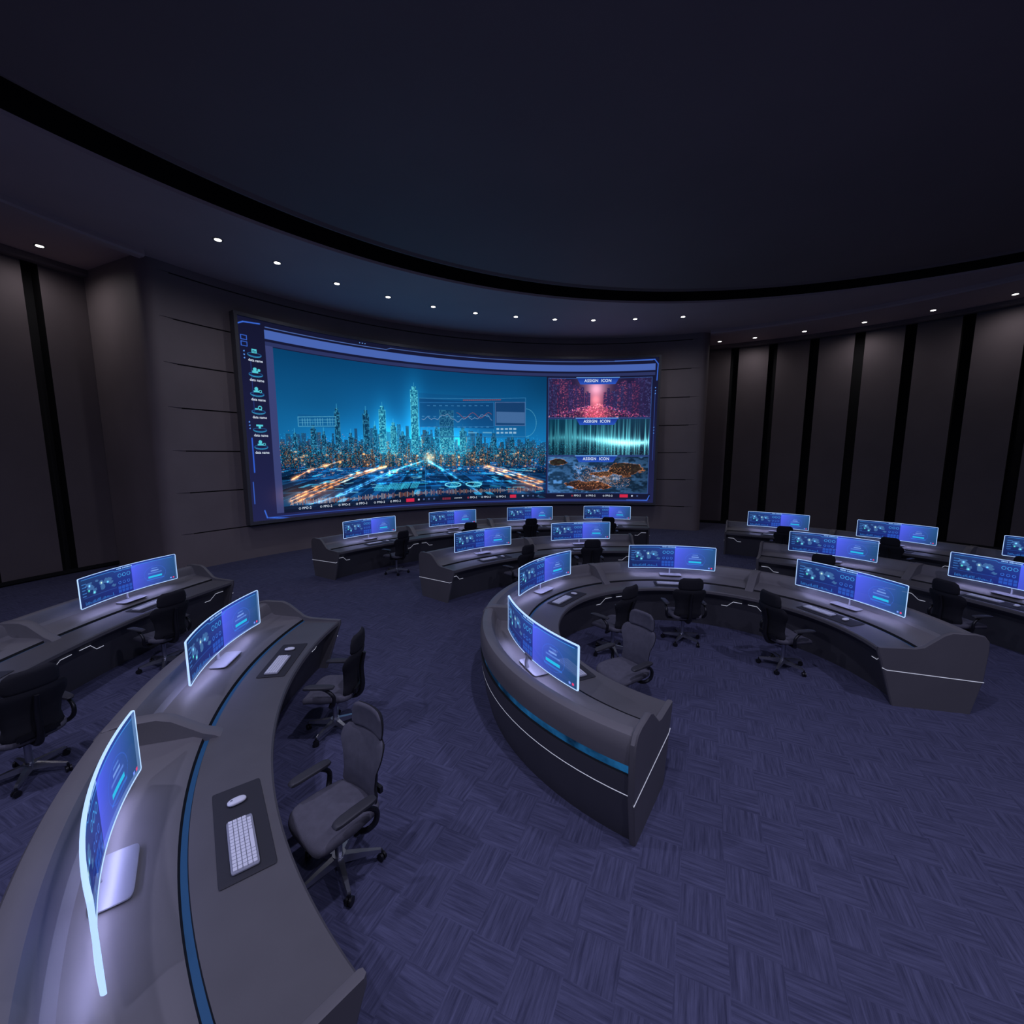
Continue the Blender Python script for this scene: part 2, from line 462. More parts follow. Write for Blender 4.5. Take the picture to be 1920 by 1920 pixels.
towers = [(583, 800, 11, 0), (603, 812, 8, 0), (631, 768, 11, 0), (655, 815, 9, 0), (684, 772, 12, 0), (700, 800, 8, 0), (715, 764, 13, 1), (735, 795, 11, 1), (752, 812, 9, 0), (776, 728, 14, 1), (800, 812, 9, 0), (818, 802, 9, 0), (836, 766, 26, 1), (866, 805, 12, 1), (895, 815, 8, 0), (925, 815, 10, 0), (960, 822, 9, 0), (548, 815, 9, 0), (990, 826, 7, 0)]
for (x, y, w_, cy) in towers:
    u0, v1 = D(x - w_ / 2, y); u1, _ = D(x + w_ / 2, y); v0 = hz - .035
    um = (u0 + u1) / 2
    if cy: cv.glow(um, (v0 + v1) / 2, (u1 - u0) * 1.3, (v1 - v0) * .55, (20, 95, 110), .6)
    dk = (14, 90, 130) if cy else (8, 46, 78); lt = (110, 230, 245) if cy else (62, 160, 200)
    cv.tower(u0, u1, v0, v1, dk, lt, .62 if cy else .5, .0022, .0085)
    if w_ < 20:
        cv.tower(um - (u1 - u0) * .28, um + (u1 - u0) * .28, v1, v1 + .022, dk, lt, .6)
        cv.line(um, v1, um, v1 + .045, .0005, (90, 200, 230), .6)
    for uu in (u0, u1): cv.line(uu, v0, uu, v1, .0005, (100, 225, 245) if cy else (50, 130, 170), .55)
band_ = sel & (V < hz + .10) & (V > hz - .22)
sp = rng.random(U.shape)
wgt = np.exp(-((V - (hz - .03)) / .07) ** 2)
cv.c = np.where((band_ & (sp > 1 - .13 * wgt))[..., None], cv.c + (.15 + rng.random(U.shape) * .45)[..., None] * np.array([.35, .9, 1.0]), cv.c)
wg2 = np.exp(-((V - (hz - .07)) / .07) ** 2)
cv.c = np.where((band_ & (sp < .050 * wg2))[..., None], np.array([1., .62, .3]) * (.6 + .4 * rng.random(U.shape))[..., None], cv.c)
for _ in range(110):
    cv.glow(random.uniform(.08, .69), hz - random.uniform(.02, .16), .0026, .0055, (255, 140, 60), random.uniform(.4, .95))
cv.glow(D(803, 858)[0], hz - .055, .012, .03, (255, 190, 120), .8)
for xg in (545, 600, 985): cv.glow(D(xg, 915)[0], .12, .035, .05, (120, 58, 20), .55)
def road(pts, wd, colr, n_=60, jit=.003, al=.8):
    P = np.array([D(*p) for p in pts])
    tt = np.linspace(0, len(P) - 1, n_)
    us = np.interp(tt, range(len(P)), P[:, 0]); vs_ = np.interp(tt, range(len(P)), P[:, 1])
    for i in range(n_ - 1):
        g = .35 + .65 * random.random()
        cv.line(us[i], vs_[i] + jit * random.uniform(-1, 1), us[i + 1], vs_[i + 1], wd * random.uniform(.4, 1.2), tuple(c * g for c in colr), al, True)
        if random.random() < .35: cv.glow(us[i], vs_[i], .004, .010, colr, .45)
for o_ in (0, 7, 12):
    road([(532, 948 - o_), (600, 917 - o_), (660, 892 - o_ * .6), (720, 872)], .0009, (240, 125, 45))
    road([(1018, 915 - o_), (960, 895 - o_), (905, 874 - o_ * .4)], .0009, (240, 125, 45))
road([(535, 900), (570, 880), (640, 860)], .0007, (220, 115, 50)); road([(620, 930), (720, 885), (790, 862)], .0008, (60, 150, 200))
road([(560, 950), (640, 925), (760, 870)], .0008, (80, 150, 190)); road([(900, 925), (830, 880), (800, 862)], .0008, (60, 150, 190))
road([(700, 905), (1000, 900)], .0010, (30, 130, 190)); road([(680, 890), (980, 884)], .0008, (30, 120, 170))
for _ in range(80):
    x = random.uniform(560, 1010); y = random.uniform(872, 922); l = random.uniform(6, 22)
    a_ = D(x, y); b_ = D(min(1020, x + l), y - random.choice([0, 0, 2, -2]))
    cv.line(*a_, *b_, .0008, random.choice([(60, 200, 235), (30, 120, 190), (140, 225, 245), (25, 90, 150)]), .7)
for x, y in ((740, 912), (752, 910), (715, 915), (700, 914), (770, 909), (726, 911), (845, 909), (890, 908)):
    for k in range(5): a_ = D(x - 6 + 3 * k, y + 5); b_ = D(x + 3 * k, y - 6); cv.line(*a_, *b_, .0012, (60, 190, 220), .8)
for x, y in ((846, 908), (886, 907)):
    P = [D(x + 15 * math.cos(q), y + 4 * math.sin(q)) for q in np.linspace(0, 6.283, 24)]; cv.poly(P, .0011, (120, 230, 255))
x = 534.
while x < 1020:
    am = random.uniform(.002, .018); u, v = D(x, np.interp(x, [534, 800, 1020], [944, 923, 916]))
    cv.line(u, v - am, u, v + am, .0006, random.choice([(240, 180, 140), (230, 210, 200), (220, 120, 70)]), .75); x += 2.6
def outline(x0, y0, x1, y1, colr, wd=.0007, fill=None, al=.5):
    a_ = D(x0, y0); b_ = D(x1, y0); c_ = D(x1, y1); d_ = D(x0, y1)
    if fill: cv.rect(a_[0], c_[0], min(c_[1], d_[1]), max(a_[1], b_[1]), fill, al)
    cv.poly([a_, b_, c_, d_, a_], wd, colr)
outline(786, 744, 985, 816, (50, 120, 170), fill=(16, 60, 110), al=.25)
outline(786, 752, 925, 797, (40, 110, 170), fill=(14, 44, 92), al=.4)
outline(928, 752, 984, 795, (80, 110, 160), fill=(28, 50, 92), al=.6)
cv.rect(D(930, 0)[0], D(983, 0)[0], D(950, 791)[1], D(950, 770)[1], (80, 118, 168), .75)
for k in range(20): cv.line(*D(868 + 3.6 * k, 747.6), *D(870 + 3.6 * k, 747.4), .0009, (225, 70, 50), .8)
P = [D(x, 781 + 7 * math.sin(x * .13) * math.cos(x * .041) + 2 * math.sin(x * .5)) for x in range(790, 924, 3)]; cv.poly(P, .0006, (170, 185, 215), .6)
P = [D(x, 776 + 5 * math.sin(x * .21 + 1)) for x in range(855, 922, 3)]; cv.poly(P, .0006, (200, 80, 70), .6)
for r_ in range(3):
    for k in range(12):
        if random.random() < .8: a_ = D(790 + 11 * k, 757 + 20 * r_); cv.rect(a_[0], a_[0] + .007, a_[1] - .006, a_[1], (80, 150, 200), .6)
for r_ in range(2):
    for k in range(5): a_ = D(930 + 8 * k, 800 + 7 * r_); cv.rect(a_[0], a_[0] + .008, a_[1] - .012, a_[1], (160, 195, 220), .85)
for k in range(2): a_ = D(876 + 28 * k, 807); cv.rect(a_[0], a_[0] + .024, a_[1] - .008, a_[1], (120, 180, 210), .7)
P = [D(985 + 20 * math.cos(q), 790 + 26 * math.sin(q)) for q in np.linspace(-1.5, 1.5, 20)]; cv.poly(P, .0006, (90, 170, 200), .7)
outline(556, 777, 628, 795, (80, 160, 195), fill=(20, 80, 130), al=.4)
for k in range(14):
    a_ = D(559 + 4.8 * k, 780); b_ = D(559 + 4.8 * k, 793)
    if k % 5: cv.line(*a_, *b_, .0006, (120, 200, 225), .6)
for yy in (783, 788): cv.line(*D(558, yy), *D(626, yy), .0006, (120, 200, 225), .5)
# thumbnails
tu0, tu1 = .716, .985
def region(v0, v1): return (U > tu0) & (U < tu1) & (V > v0) & (V < v1)
S = ((U - tu0) / (tu1 - tu0)).clip(0, 1)
bb = [(.60, .872), (.335, .592), (.065, .327)]
# 1 dusk street between towers
v0_, v1_ = bb[0]; r1 = region(v0_, v1_); T = ((V - v0_) / (v1_ - v0_)).clip(0, 1)
cg = np.exp(-((S - .47) / .13) ** 2)
c1 = np.stack([34 + 150 * cg, 28 + 110 * cg * (.4 + .6 * T), 62 + 110 * cg * (.3 + .7 * T)], -1) / 255
cv.c = np.where(r1[..., None], c1, cv.c)
tw = tu1 - tu0; th_ = v1_ - v0_
for k in range(60):
    f_ = k / 59; side = -1 if k % 2 else 1
    dcen = (.50 * (1 - f_) + .075) + random.uniform(-.015, .015)
    uc = tu0 + tw * (.47 + side * dcen); wd = tw * (.070 * (1 - f_) + .022)
    top = v0_ + th_ * min(1, random.uniform(.95, 1.3) * (1 - .42 * f_))
    bot = v0_ + th_ * (.0 + .30 * f_ * f_)
    u0 = max(tu0, uc - wd / 2); u1 = min(tu1, uc + wd / 2)
    if u1 > u0: cv.tower(u0, u1, bot, min(top, v1_), (34 + 14 * f_, 28 + 12 * f_, 62 + 22 * f_), random.choice([(150, 62, 100), (90, 66, 126), (76, 82, 138), (180, 84, 116)]), .30, .0026, .007)
for k in range(900):
    f_ = random.random() ** .6; uc = .47 + random.uniform(-1, 1) * (.50 * f_ + .03); vv = .36 * (1 - f_)
    if 0 < uc < 1: cv.glow(tu0 + tw * uc, v0_ + th_ * vv, .0010, .003, random.choice([(255, 60, 90), (255, 110, 110), (220, 50, 110), (255, 180, 130)]), random.uniform(.15, .5))
cv.glow(tu0 + tw * .47, v0_ + th_ * .45, .012, .03, (230, 130, 110), .4); cv.glow(tu0 + tw * .47, v0_ + th_ * .72, .018, .04, (200, 160, 160), .4)
# 2 equaliser
r2 = region(*bb[1]); T = ((V - bb[1][0]) / (bb[1][1] - bb[1][0])).clip(0, 1)
c2 = np.stack([10 + 14 * S, 36 + 20 * T, 54 + 26 * T], -1) / 255
hh = vnoise(S, S * 0, 110, 2, 31) ** 1.6; h2 = vnoise(S, S * 0, 9, 2, 33)
mid = .42 + .08 * np.sin(S * 5 + .5)
ext = (.06 + .60 * hh) * (.5 + .8 * h2)
on = np.exp(-(np.abs(T - mid) / ext) ** 1.4)
barm = (S * 62 % 1) < .62
c2 = c2 + (on * np.where(barm, 1, .45))[..., None] * np.array([.42, .82, .80]) * (.45 + .65 * np.clip(S * 1.1, 0, 1))[..., None]
c2 += (np.exp(-((T - mid) / .09) ** 2) * np.exp(-((S - .72) / .25) ** 2) * .7)[..., None] * np.array([.7, .9, .9])
c2 += ((rng.random(U.shape) > .96) * (T < .35))[..., None] * np.array([.1, .45, .5])
cv.c = np.where(r2[..., None], c2, cv.c)
# 3 glowing islands
r3 = region(*bb[2]); T = ((V - bb[2][0]) / (bb[2][1] - bb[2][0])).clip(0, 1)
n3 = .55 * vnoise(S, T, 10, 7, 41) + .3 * vnoise(S, T, 28, 18, 42) + .15 * vnoise(S, T, 60, 40, 44); n4 = vnoise(S, T, 70, 36, 43)
swirl = .5 + .5 * np.sin((S * 9 + T * 14 + n3 * 12))
c3 = np.stack([18 + 60 * swirl * n3, 38 + 90 * swirl * n3, 60 + 124 * swirl * n3], -1) / 255
c3 = c3 * (1.45 - .6 * S)[..., None]
def blob(a_, b_, ra, rb): return ((S - a_) / ra) ** 2 + ((T - b_) / rb) ** 2 + (n3 - .5) * 1.6
for (a_, b_, ra, rb) in ((.78, .66, .17, .19), (.40, .20, .22, .13), (.10, .85, .09, .09), (.55, .52, .11, .07)):
    f_ = blob(a_, b_, ra, rb)
    c3 = np.where((f_ < 1)[..., None], np.stack([34 + 44 * n4 * (1.2 - T), 24 + 26 * n4, 26 + 16 * n4], -1) / 255, c3)
    c3 += (np.exp(-((f_ - 1) / .10) ** 2) * n4 * .8)[..., None] * np.array([.85, .42, .16])
c3 += ((rng.random(U.shape) > .96) & (np.abs(S - .55) < .28) & (np.abs(T - .45) < .3))[..., None] * np.array([.8, .5, .3])
c3 += (np.exp(-((S - .55) / .16) ** 2 - ((T - .38) / .13) ** 2) * n4 * .6)[..., None] * np.array([1., .6, .3])
cv.c = np.where(r3[..., None], c3, cv.c)
for b0, b1 in bb:
    cv.poly([(tu0, b0), (tu1, b0), (tu1, b1), (tu0, b1), (tu0, b0)], .0008, (50, 80, 140))
    uc = .8465
    for k in range(24):
        f_ = k / 23; hwid = .056 - .010 * f_
        cv.rect(uc - hwid, uc + hwid, b1 + .005 - .044 * f_ - .0025, b1 + .005 - .044 * f_, (26 + 16 * f_, 54 + 30 * f_, 140 + 50 * f_))
    cv.line(uc - .056, b1 + .005, uc + .056, b1 + .005, .0010, (110, 170, 240))
cv.rect(.062, .992, .026, .062, (18, 20, 40), .75)
for x, y, w_ in ((763, 937, 17), (962, 926, 14), (1174, 926, 18)):
    u, v = D(x, y); cv.rect(u - w_ * .0006, u + w_ * .0006, .034, .056, (205, 40, 75))
for x0 in (780, 980, 1190):
    for k in range(4 if x0 < 1100 else 2):
        u, v = D(x0 + 10 * k, 930); cv.rect(u - .002, u + .002, .040, .052, (190, 200, 225) if k == 0 else (70, 90, 140))
for k in range(8):
    u, v = D(826 + 2 * k, 930); cv.rect(u, u + .0012, .036, .052, (205, 60, 80), .8)
BL = (60, 110, 225)
for pts in ([(457, 640), (455, 607), (468, 603), (498, 606)], [(482, 962), (486, 976), (530, 975)], [(1150, 677), (1222, 675), (1228, 683), (1227, 712)], [(1222, 925), (1218, 934), (1180, 935)]):
    cv.poly([D(*p) for p in pts], .0011, BL)
cv.poly([(.012, .25), (.012, .42)], .0011, (50, 100, 225)); cv.poly([(.008, .09), (.008, .20)], .0007, (60, 110, 225))
cv.poly([(.05, .975), (.30, .975), (.31, .985), (.985, .985)], .0007, (80, 110, 180))
cv.poly([(.03, .012), (.985, .012)], .0007, (50, 80, 170))
cv.poly([(.02, .55), (.02, .80)], .0005, (40, 60, 130)); cv.poly([(.994, .3), (.994, .78)], .0005, (50, 80, 160))
for k in range(2): cv.poly([(.006, .895 - .03 * k), (.016, .895 - .03 * k), (.016, .915 - .03 * k), (.006, .915 - .03 * k), (.006, .895 - .03 * k)], .0006, BL)
for k in range(3): cv.disc(.010, .84 - .016 * k, .0013, (90, 150, 240)); cv.disc(.010, .50 - .016 * k, .0013, (90, 150, 240)); cv.disc(.9945, .80 - .02 * k, .0012, (90, 150, 240)); cv.disc(.9945, .53 - .02 * k, .0011, (90, 150, 240)); cv.disc(.24 + .006 * k, .990, .0011, (110, 170, 250))
CYN = (84, 200, 215)
icon_rows = [.845, .750, .655, .568, .478, .392]
for k, v in enumerate(icon_rows):
    u = .0275; q_ = .72
    P = [(u + .012 * math.cos(q), v - .014 + .012 * math.sin(q)) for q in np.linspace(math.pi * 1.05, math.pi * 1.95, 12)]; cv.poly(P, .0008, (50, 150, 190))
    P = [(u + .012 * math.cos(q), v - .014 + .008 * math.sin(q)) for q in np.linspace(0, 6.28, 20)]; cv.poly(P, .0005, (36, 90, 150))
    def R(a_, b_, c_, d_, cc=CYN): cv.rect(u + a_ * q_, u + b_ * q_, v + c_ * q_, v + d_ * q_, cc)
    if k == 0: R(-.006, .006, -.010, .018); R(-.0035, .0035, -.004, .009, (16, 30, 70)); cv.line(u - .0015, v, u + .002, v + .004, .0007, CYN)
    elif k in (1, 2, 5): cv.disc(u - .001, v + .010, .0033, CYN); R(-.008, .006, -.010, .003); cv.disc(u + .006, v - .001 if k > 1 else v + .007, .0027, CYN, 1, .001 if k > 1 else None)
    elif k == 3: R(-.008, -.001, -.008, .003); cv.disc(u + .003, v + .005, .0036, CYN, 1, .0013); R(0, .008, -.010, -.002)
    else: R(-.008, .008, .004, .015); R(-.003, .003, -.012, .006)
def scr_np(U, V):
    a_ = np.radians(SA0 + (SA1 - SA0) * U)
    return np.stack([CX + SR * np.cos(a_), CY + SR * np.sin(a_), SZ0 + SH * V], -1)
canvas_mesh(cv, scr_np, 'display_surface', M_led, led)

def warp_text(s, u, v, hgt, wide=1.0, bold=0.0, spacing=1.0):
    c_ = bpy.data.curves.new('txt', 'FONT'); c_.body = s; c_.size = 1; c_.align_x = 'CENTER'; c_.align_y = 'CENTER'
    c_.offset = bold; c_.space_character = spacing; c_.resolution_u = 3
    o = bpy.data.objects.new('txt', c_); col.objects.link(o)
    bpy.context.view_layer.update()
    me = bpy.data.meshes.new_from_object(o.evaluated_get(bpy.context.evaluated_depsgraph_get()))
    bpy.data.objects.remove(o)
    sc_ = hgt / .7
    vs = [tuple(scr(u + p.co.x * sc_ * wide / ARC, v + p.co.y * sc_ / SH, .012)) for p in me.vertices]
    fs = [tuple(p.vertices) for p in me.polygons]
    bpy.data.meshes.remove(me)
    return vs, fs
tb = MB()
for k, v in enumerate(icon_rows):
    vs, fs = warp_text('data name', .0285, v - .043, .078, .90, .010, 1.0); tb.add(vs, fs, 0)
for b0, b1 in bb:
    vs, fs = warp_text('ASSIGN  ICON', .8465, b1 - .017, .12, .95, .018, 1.10); tb.add(vs, fs, 0)
for x in (562, 603, 640, 672, 706, 737, 885, 912, 941, 1085, 1113, 1146):
    u, _ = D(x, 930); vs, fs = warp_text('PPO-2', u, .044, .080, .92, .006, 1.12); tb.add(vs, fs, 0)
    ring = []; uu = u - .0145
    for rr in (.036, .025):
        for q in range(12): ring.append(scr(uu + rr * math.cos(q * math.pi / 6) / ARC, .044 + rr * math.sin(q * math.pi / 6) / SH, .012))
    tb.add(ring, [(q, (q + 1) % 12, 12 + (q + 1) % 12, 12 + q) for q in range(12)], 1 if x in (885, 1085) else 0)
for x in (855, 1052):
    u, _ = D(x, 930); vs, fs = warp_text('connect', u, .046, .065, 1.0, .004, 1.1); tb.add(vs, fs, 0)
tb.obj('display_lettering', [M_txtw, mat_emit('screen_text_red', (.9, .1, .15), .8)], 40, led)

# ------------------------------------------------------------------ desks
PROFILE = [(.30, 0, 0), (.17, .58, 0), (.03, .67, 0), (0, .695, 1), (0, .735, 1), (.012, .75, 2), (.44, .75, 2), (.445, .738, 3), (.475, .738, 4), (.485, .768, 3), (.54, .80, 5),
           (.86, .82, 5), (.90, .855, 5), (.93, .955, 5), (.955, .99, 5), (.985, 1.0, 5), (1.03, 1.0, 5), (1.07, .985, 5), (1.095, .94, 5), (1.105, .86, 5), (1.10, .74, 5), (1.08, .735, 3), (1.075, .655, 6), (1.10, .65, 3),
           (1.09, .475, 0), (1.089, .466, 7), (1.05, .20, 0), (1.00, 0, 0)]
DMATS = [M_body, M_panel, M_desktop, M_groove, M_blue, M_desk, M_blueglass, M_white]
END = [(-.015, .70), (-.015, .765), (.38, .785), (.47, .81), (.67, .99), (.75, 1.03), (.99, 1.035), (1.08, 1.015), (1.13, .95), (1.14, .85), (1.125, .45), (1.04, 0), (.20, 0), (.02, .60)]
DIV = [(.36, .74), (.40, .775), (.47, .81), (.66, .975), (.75, 1.015), (.98, 1.02), (1.06, 1.0), (1.11, .94), (1.115, .85), (1.11, .70), (.9, .6), (.5, .6)]
def plate(mb, c, rin, deg, th, sil, side, m=1, ks=1.0):
    a_ = math.radians(deg); R_ = Vector((math.cos(a_), math.sin(a_), 0)); T_ = Vector((-math.sin(a_), math.cos(a_), 0))
    C = Vector((c[0], c[1], 0))
    t0, t1 = (0, th) if side > 0 else ((-th, 0) if side < 0 else (-th / 2, th / 2))
    e = .012; n_ = len(sil)
    cx_ = sum(p[0] for p in sil) / n_; cz_ = sum(p[1] for p in sil) / n_
    def pt(p, t, k):
        s0, z0 = p; s1 = cx_ + (s0 - cx_) * k; z1 = z0 if z0 == 0 else cz_ + (z0 - cz_) * k
        return C + R_ * (rin + s1 * ks) + T_ * t + Vector((0, 0, z1))
    rings = [(t0, .975), (t0 + e, 1), (t1 - e, 1), (t1, .975)]
    vs = [pt(p, t, k) for t, k in rings for p in sil]
    fs = [(r * n_ + i, r * n_ + (i + 1) % n_, (r + 1) * n_ + (i + 1) % n_, (r + 1) * n_ + i) for r in range(3) for i in range(n_)]
    fs += [tuple(range(n_ - 1, -1, -1)), tuple(3 * n_ + i for i in range(n_))]
    mb.add(vs, fs, m)
    return C, R_, T_, t0, t1
def desk(c, rin, a0, a1, nst, ks=1.0):
    """a0 > a1, nst stations, ks depth factor"""
    root = empty('curved_control_desk')
    mb = MB()
    seg = max(6, int((a0 - a1) * math.pi / 180 * rin / .10))
    w_ = len(PROFILE); vs = []; fs = []; fm = []
    for i in range(seg + 1):
        a_ = math.radians(a0 + (a1 - a0) * i / seg)
        for s, z, _ in PROFILE: vs.append((c[0] + (rin + s * ks) * math.cos(a_), c[1] + (rin + s * ks) * math.sin(a_), z))
    for i in range(seg):
        for k in range(w_ - 1):
            fs.append((i * w_ + k, i * w_ + k + 1, (i + 1) * w_ + k + 1, (i + 1) * w_ + k)); fm.append(PROFILE[k + 1][2])
    mb.v = [tuple(v) for v in vs]; mb.f = fs; mb.m = fm
    mb.obj('body', DMATS, 28, root)
    pm_ = MB()
    for deg, side in ((a0, 1), (a1, -1)):
        C, R_, T_, t0, t1 = plate(pm_, c, rin, deg, .055, END, side, 1, ks)
        tt = t1 if side > 0 else t0; sg = 1 if side > 0 else -1
        P = [(.045, .50), (.10, .475), (1.125, .43)]
        for (s0, z0), (s1, z1) in zip(P[:-1], P[1:]):
            q = [C + R_ * (rin + s * ks) + T_ * (tt + sg * dt) + Vector((0, 0, z + dz)) for s, z in ((s0, z0), (s1, z1)) for dt in (-.002, .003) for dz in (-.0038, .0038)]
            pm_.add(q, [(0, 1, 3, 2), (4, 6, 7, 5), (0, 4, 5, 1), (2, 3, 7, 6), (0, 2, 6, 4), (1, 5, 7, 3)], 7)
    for k in range(1, nst):
        plate(pm_, c, rin, a0 + (a1 - a0) * k / nst, .13, DIV, 0, 5, ks)
    pm_.obj('side_panels', DMATS, 30, root)
    lm = MB()
    for k in range(nst):
        am = a0 + (a1 - a0) * (k + .5) / nst; sp_ = (a0 - a1) / nst
        def q(d_, s, z):
            a_ = math.radians(d_); return Vector((c[0] + (rin + s * ks) * math.cos(a_), c[1] + (rin + s * ks) * math.sin(a_), z))
        for pts in ([(-.48, .56), (-.42, .56), (-.38, .46), (-.34, .46)], [(.34, .46), (.38, .46), (.42, .56), (.48, .56)]):
            for (f0, z0), (f1, z1) in zip(pts[:-1], pts[1:]):
                nn = max(1, int(abs(f1 - f0) * 20))
                for j in range(nn):
                    g0 = f0 + (f1 - f0) * j / nn; g1 = f0 + (f1 - f0) * (j + 1) / nn; y0 = z0 + (z1 - z0) * j / nn; y1 = z0 + (z1 - z0) * (j + 1) / nn
                    si0 = .30 - .13 * (y0 / .58) - .008; si1 = .30 - .13 * (y1 / .58) - .008
                    lm.add([q(am + g0 * sp_, si0, y0 - .004), q(am + g1 * sp_, si1, y1 - .004), q(am + g1 * sp_, si1, y1 + .004), q(am + g0 * sp_, si0, y0 + .004)], [(0, 1, 2, 3)], 0)
    lm.obj('light_lines', [M_white], 30, root)
    return root

MW, MH, MR = 1.66, .455, 3.2
cm = Canvas(330, 96, MW / MH)
U, V = cm.U, cm.V
left = U < .55
cl = np.stack([16 + 16 * V + 14 * U, 28 + 28 * V + 14 * U, 78 + 78 * U + 20 * V], -1)
f_ = ((U - .55) / .45).clip(0, 1)
crt = np.stack([74 - 40 * f_, 88 - 14 * f_, 222 - 104 * f_], -1) * (.88 + .2 * V)[..., None]
cm.c = np.where(left[..., None], cl, crt) / 255
cm.rect(.0, 1, .93, 1, (20, 40, 110), .5)
cm.poly([(.03, .92), (.36, .92), (.38, .87), (.58, .87), (.60, .92), (.97, .92)], .0018, (60, 140, 220))
for k in range(16):
    if k != 5: cm.rect(.40 + k * .010, .407 + k * .010, .925, .965, (150, 200, 250), .9)
land = [(.12, .62, .045, .16), (.10, .70, .05, .07), (.155, .42, .02, .12), (.17, .50, .018, .06), (.235, .66, .03, .08), (.245, .50, .03, .12), (.30, .66, .06, .11), (.33, .58, .03, .07), (.36, .42, .025, .06), (.19, .76, .02, .04)]
nz = vnoise(U, V, 60, 24, 77)
for (u, v, ru, rv) in land:
    m = (((U - u) / ru) ** 2 + ((V - v) / rv) ** 2 + (nz - .5) * .9) < .7
    cm.c = np.where(m[..., None], np.array([58, 96, 148]) / 255, cm.c)
for u, v, c_ in ((.10, .50, (60, 230, 120)), (.155, .40, (90, 230, 160)), (.235, .64, (220, 220, 120)), (.30, .60, (90, 200, 250)), (.11, .66, (120, 220, 255))):
    cm.glow(u, v, .009, .035, c_, .8)
for u in (.425, .47, .515): cm.disc(u, .70, .018, (70, 170, 240), .9, .004); cm.disc(u - .005, .44, .015, (60, 120, 220), .8, .005)
for i in range(4):
    for j in range(2): cm.rect(.40 + .037 * i, .43 + .037 * i, .08 + .13 * j, .18 + .13 * j, (40, 90, 190), .7)
for i in range(26):
    hh_ = random.uniform(.02, .14); cm.rect(.05 + .012 * i, .056 + .012 * i, .06, .06 + hh_, (50, 130, 210), .7)
for i in range(5): cm.rect(.03, .06 + .02 * random.random(), .35 + .10 * i, .38 + .10 * i, (70, 140, 220), .6)
cm.poly([(.04, .30), (.38, .30)], .0015, (50, 110, 200), .7)
cm.rect(.71, .85, .28, .35, (36, 176, 220)); cm.rect(.69, .87, .20, .235, (50, 120, 220), .6)
cm.rect(.74, .82, .52, .56, (130, 170, 235), .7); cm.rect(.71, .85, .44, .475, (100, 140, 225), .6); cm.rect(.75, .81, .62, .65, (110, 160, 235), .5)
P = [(.78 + .11 * math.cos(q), .42 + .30 * math.sin(q)) for q in np.linspace(0, 6.283, 40)]; cm.poly(P, .0012, (60, 110, 230), .6)
cm.rect(.955, .97, .07, .12, (220, 60, 110)); cm.rect(.93, .945, .07, .12, (110, 140, 240))
def mon_np(off, sgn):
    def f(U, V):
        x = (U - .5) * MW * sgn; a_ = x / MR
        return np.stack([(MR - off) * np.sin(a_), (MR - off) * np.cos(a_) - MR, .95 + V * MH], -1)
    return f
def mpt(u, v, off, sgn=1):
    x = (u - .5) * MW * sgn; a_ = x / MR
    return ((MR - off) * math.sin(a_), (MR - off) * math.cos(a_) - MR, .95 + v * MH)

def join(objs, name):
    bpy.context.view_layer.update()
    with bpy.context.temp_override(active_object=objs[0], object=objs[0], selected_objects=objs, selected_editable_objects=objs):
        bpy.ops.object.join()
    o = objs[0]; o.name = name; o.data.name = name
    me = o.data; col.objects.unlink(o)
    bpy.data.objects.remove(o)
    return me
proto = {}
mo = [canvas_mesh(cm, mon_np(.006, 1), 'f', M_lcd), canvas_mesh(cm, mon_np(-.006, -1), 'r', M_lcd)]
mb = MB()
path = []
def rc(cu, cvv, a0_, a1_):
    for q in np.linspace(a0_, a1_, 5): path.append((cu + .008 * math.cos(q), cvv + .008 * MW / MH * math.sin(q)))
rc(.992, 1 - .029, 0, math.pi / 2)
for i in range(1, 20): path.append((.992 - .984 * i / 20, 1.0))
rc(.008, 1 - .029, math.pi / 2, math.pi)
rc(.008, .029, math.pi, 1.5 * math.pi)
for i in range(1, 20): path.append((.008 + .984 * i / 20, 0.0))
rc(.992, .029, 1.5 * math.pi, 2 * math.pi)
path.append(path[0])
mb.tube([mpt(u, v, 0) for u, v in path], .0115, n=8, m=1, sub=1, flat=.45)
mb.sup((0, -.05, .828), (.42, .19, .014), .3, .25, m=2)
mb.tube([(0, .03, .83), (0, .040, .90), (0, .022, .965)], [.028, .022, .020], n=10, m=2, flat=.5)
mb.box(0, .010, .962, .16, .022, .030, m=2)
mo.append(mb.obj('panel_and_stand', [M_black, M_outline, M_silver2], 35))
proto['mon'] = join(mo, 'curved_monitor')

mb = MB(); mb.sup((0, 0, .768), (.45, .150, .014), .2, .12, m=0)
for r in range(5):
    ncol = 15 if r < 4 else 9
    x = -.212
    for k in range(ncol):
        w_ = .0235 if (r < 4 or k != 4) else .165
        mb.box(x + w_ / 2 + .0025, .052 - r * .026, .778, w_, .0215, .008, 1); x += w_ + .0052
        if x > .21: break
proto['kb'] = join([mb.obj('k', [M_kb, M_key], 30)], 'computer_keyboard')
mb = MB()
mb.sup((0, 0, .777), (.066, .118, .034), .8, .75, n=20, m=0, fn=lambda p: Vector((p.x, p.y, max(p.z, -.011) * (1 - .25 * (p.y / .06) ** 2 if p.z > 0 else 1))))
mb.cyl((0, .03, .790), .008, .006, 12, 1, axis='X')
proto['mouse'] = join([mb.obj('m', [M_key, M_kb], 60)], 'computer_mouse')
mb = MB(); mb.sup((0, 0, .7555), (.86, .30, .006), .1, .06, n=40, k=6, m=0)
proto['pad'] = join([mb.obj('p', [M_pad], 40)], 'desk_mat')

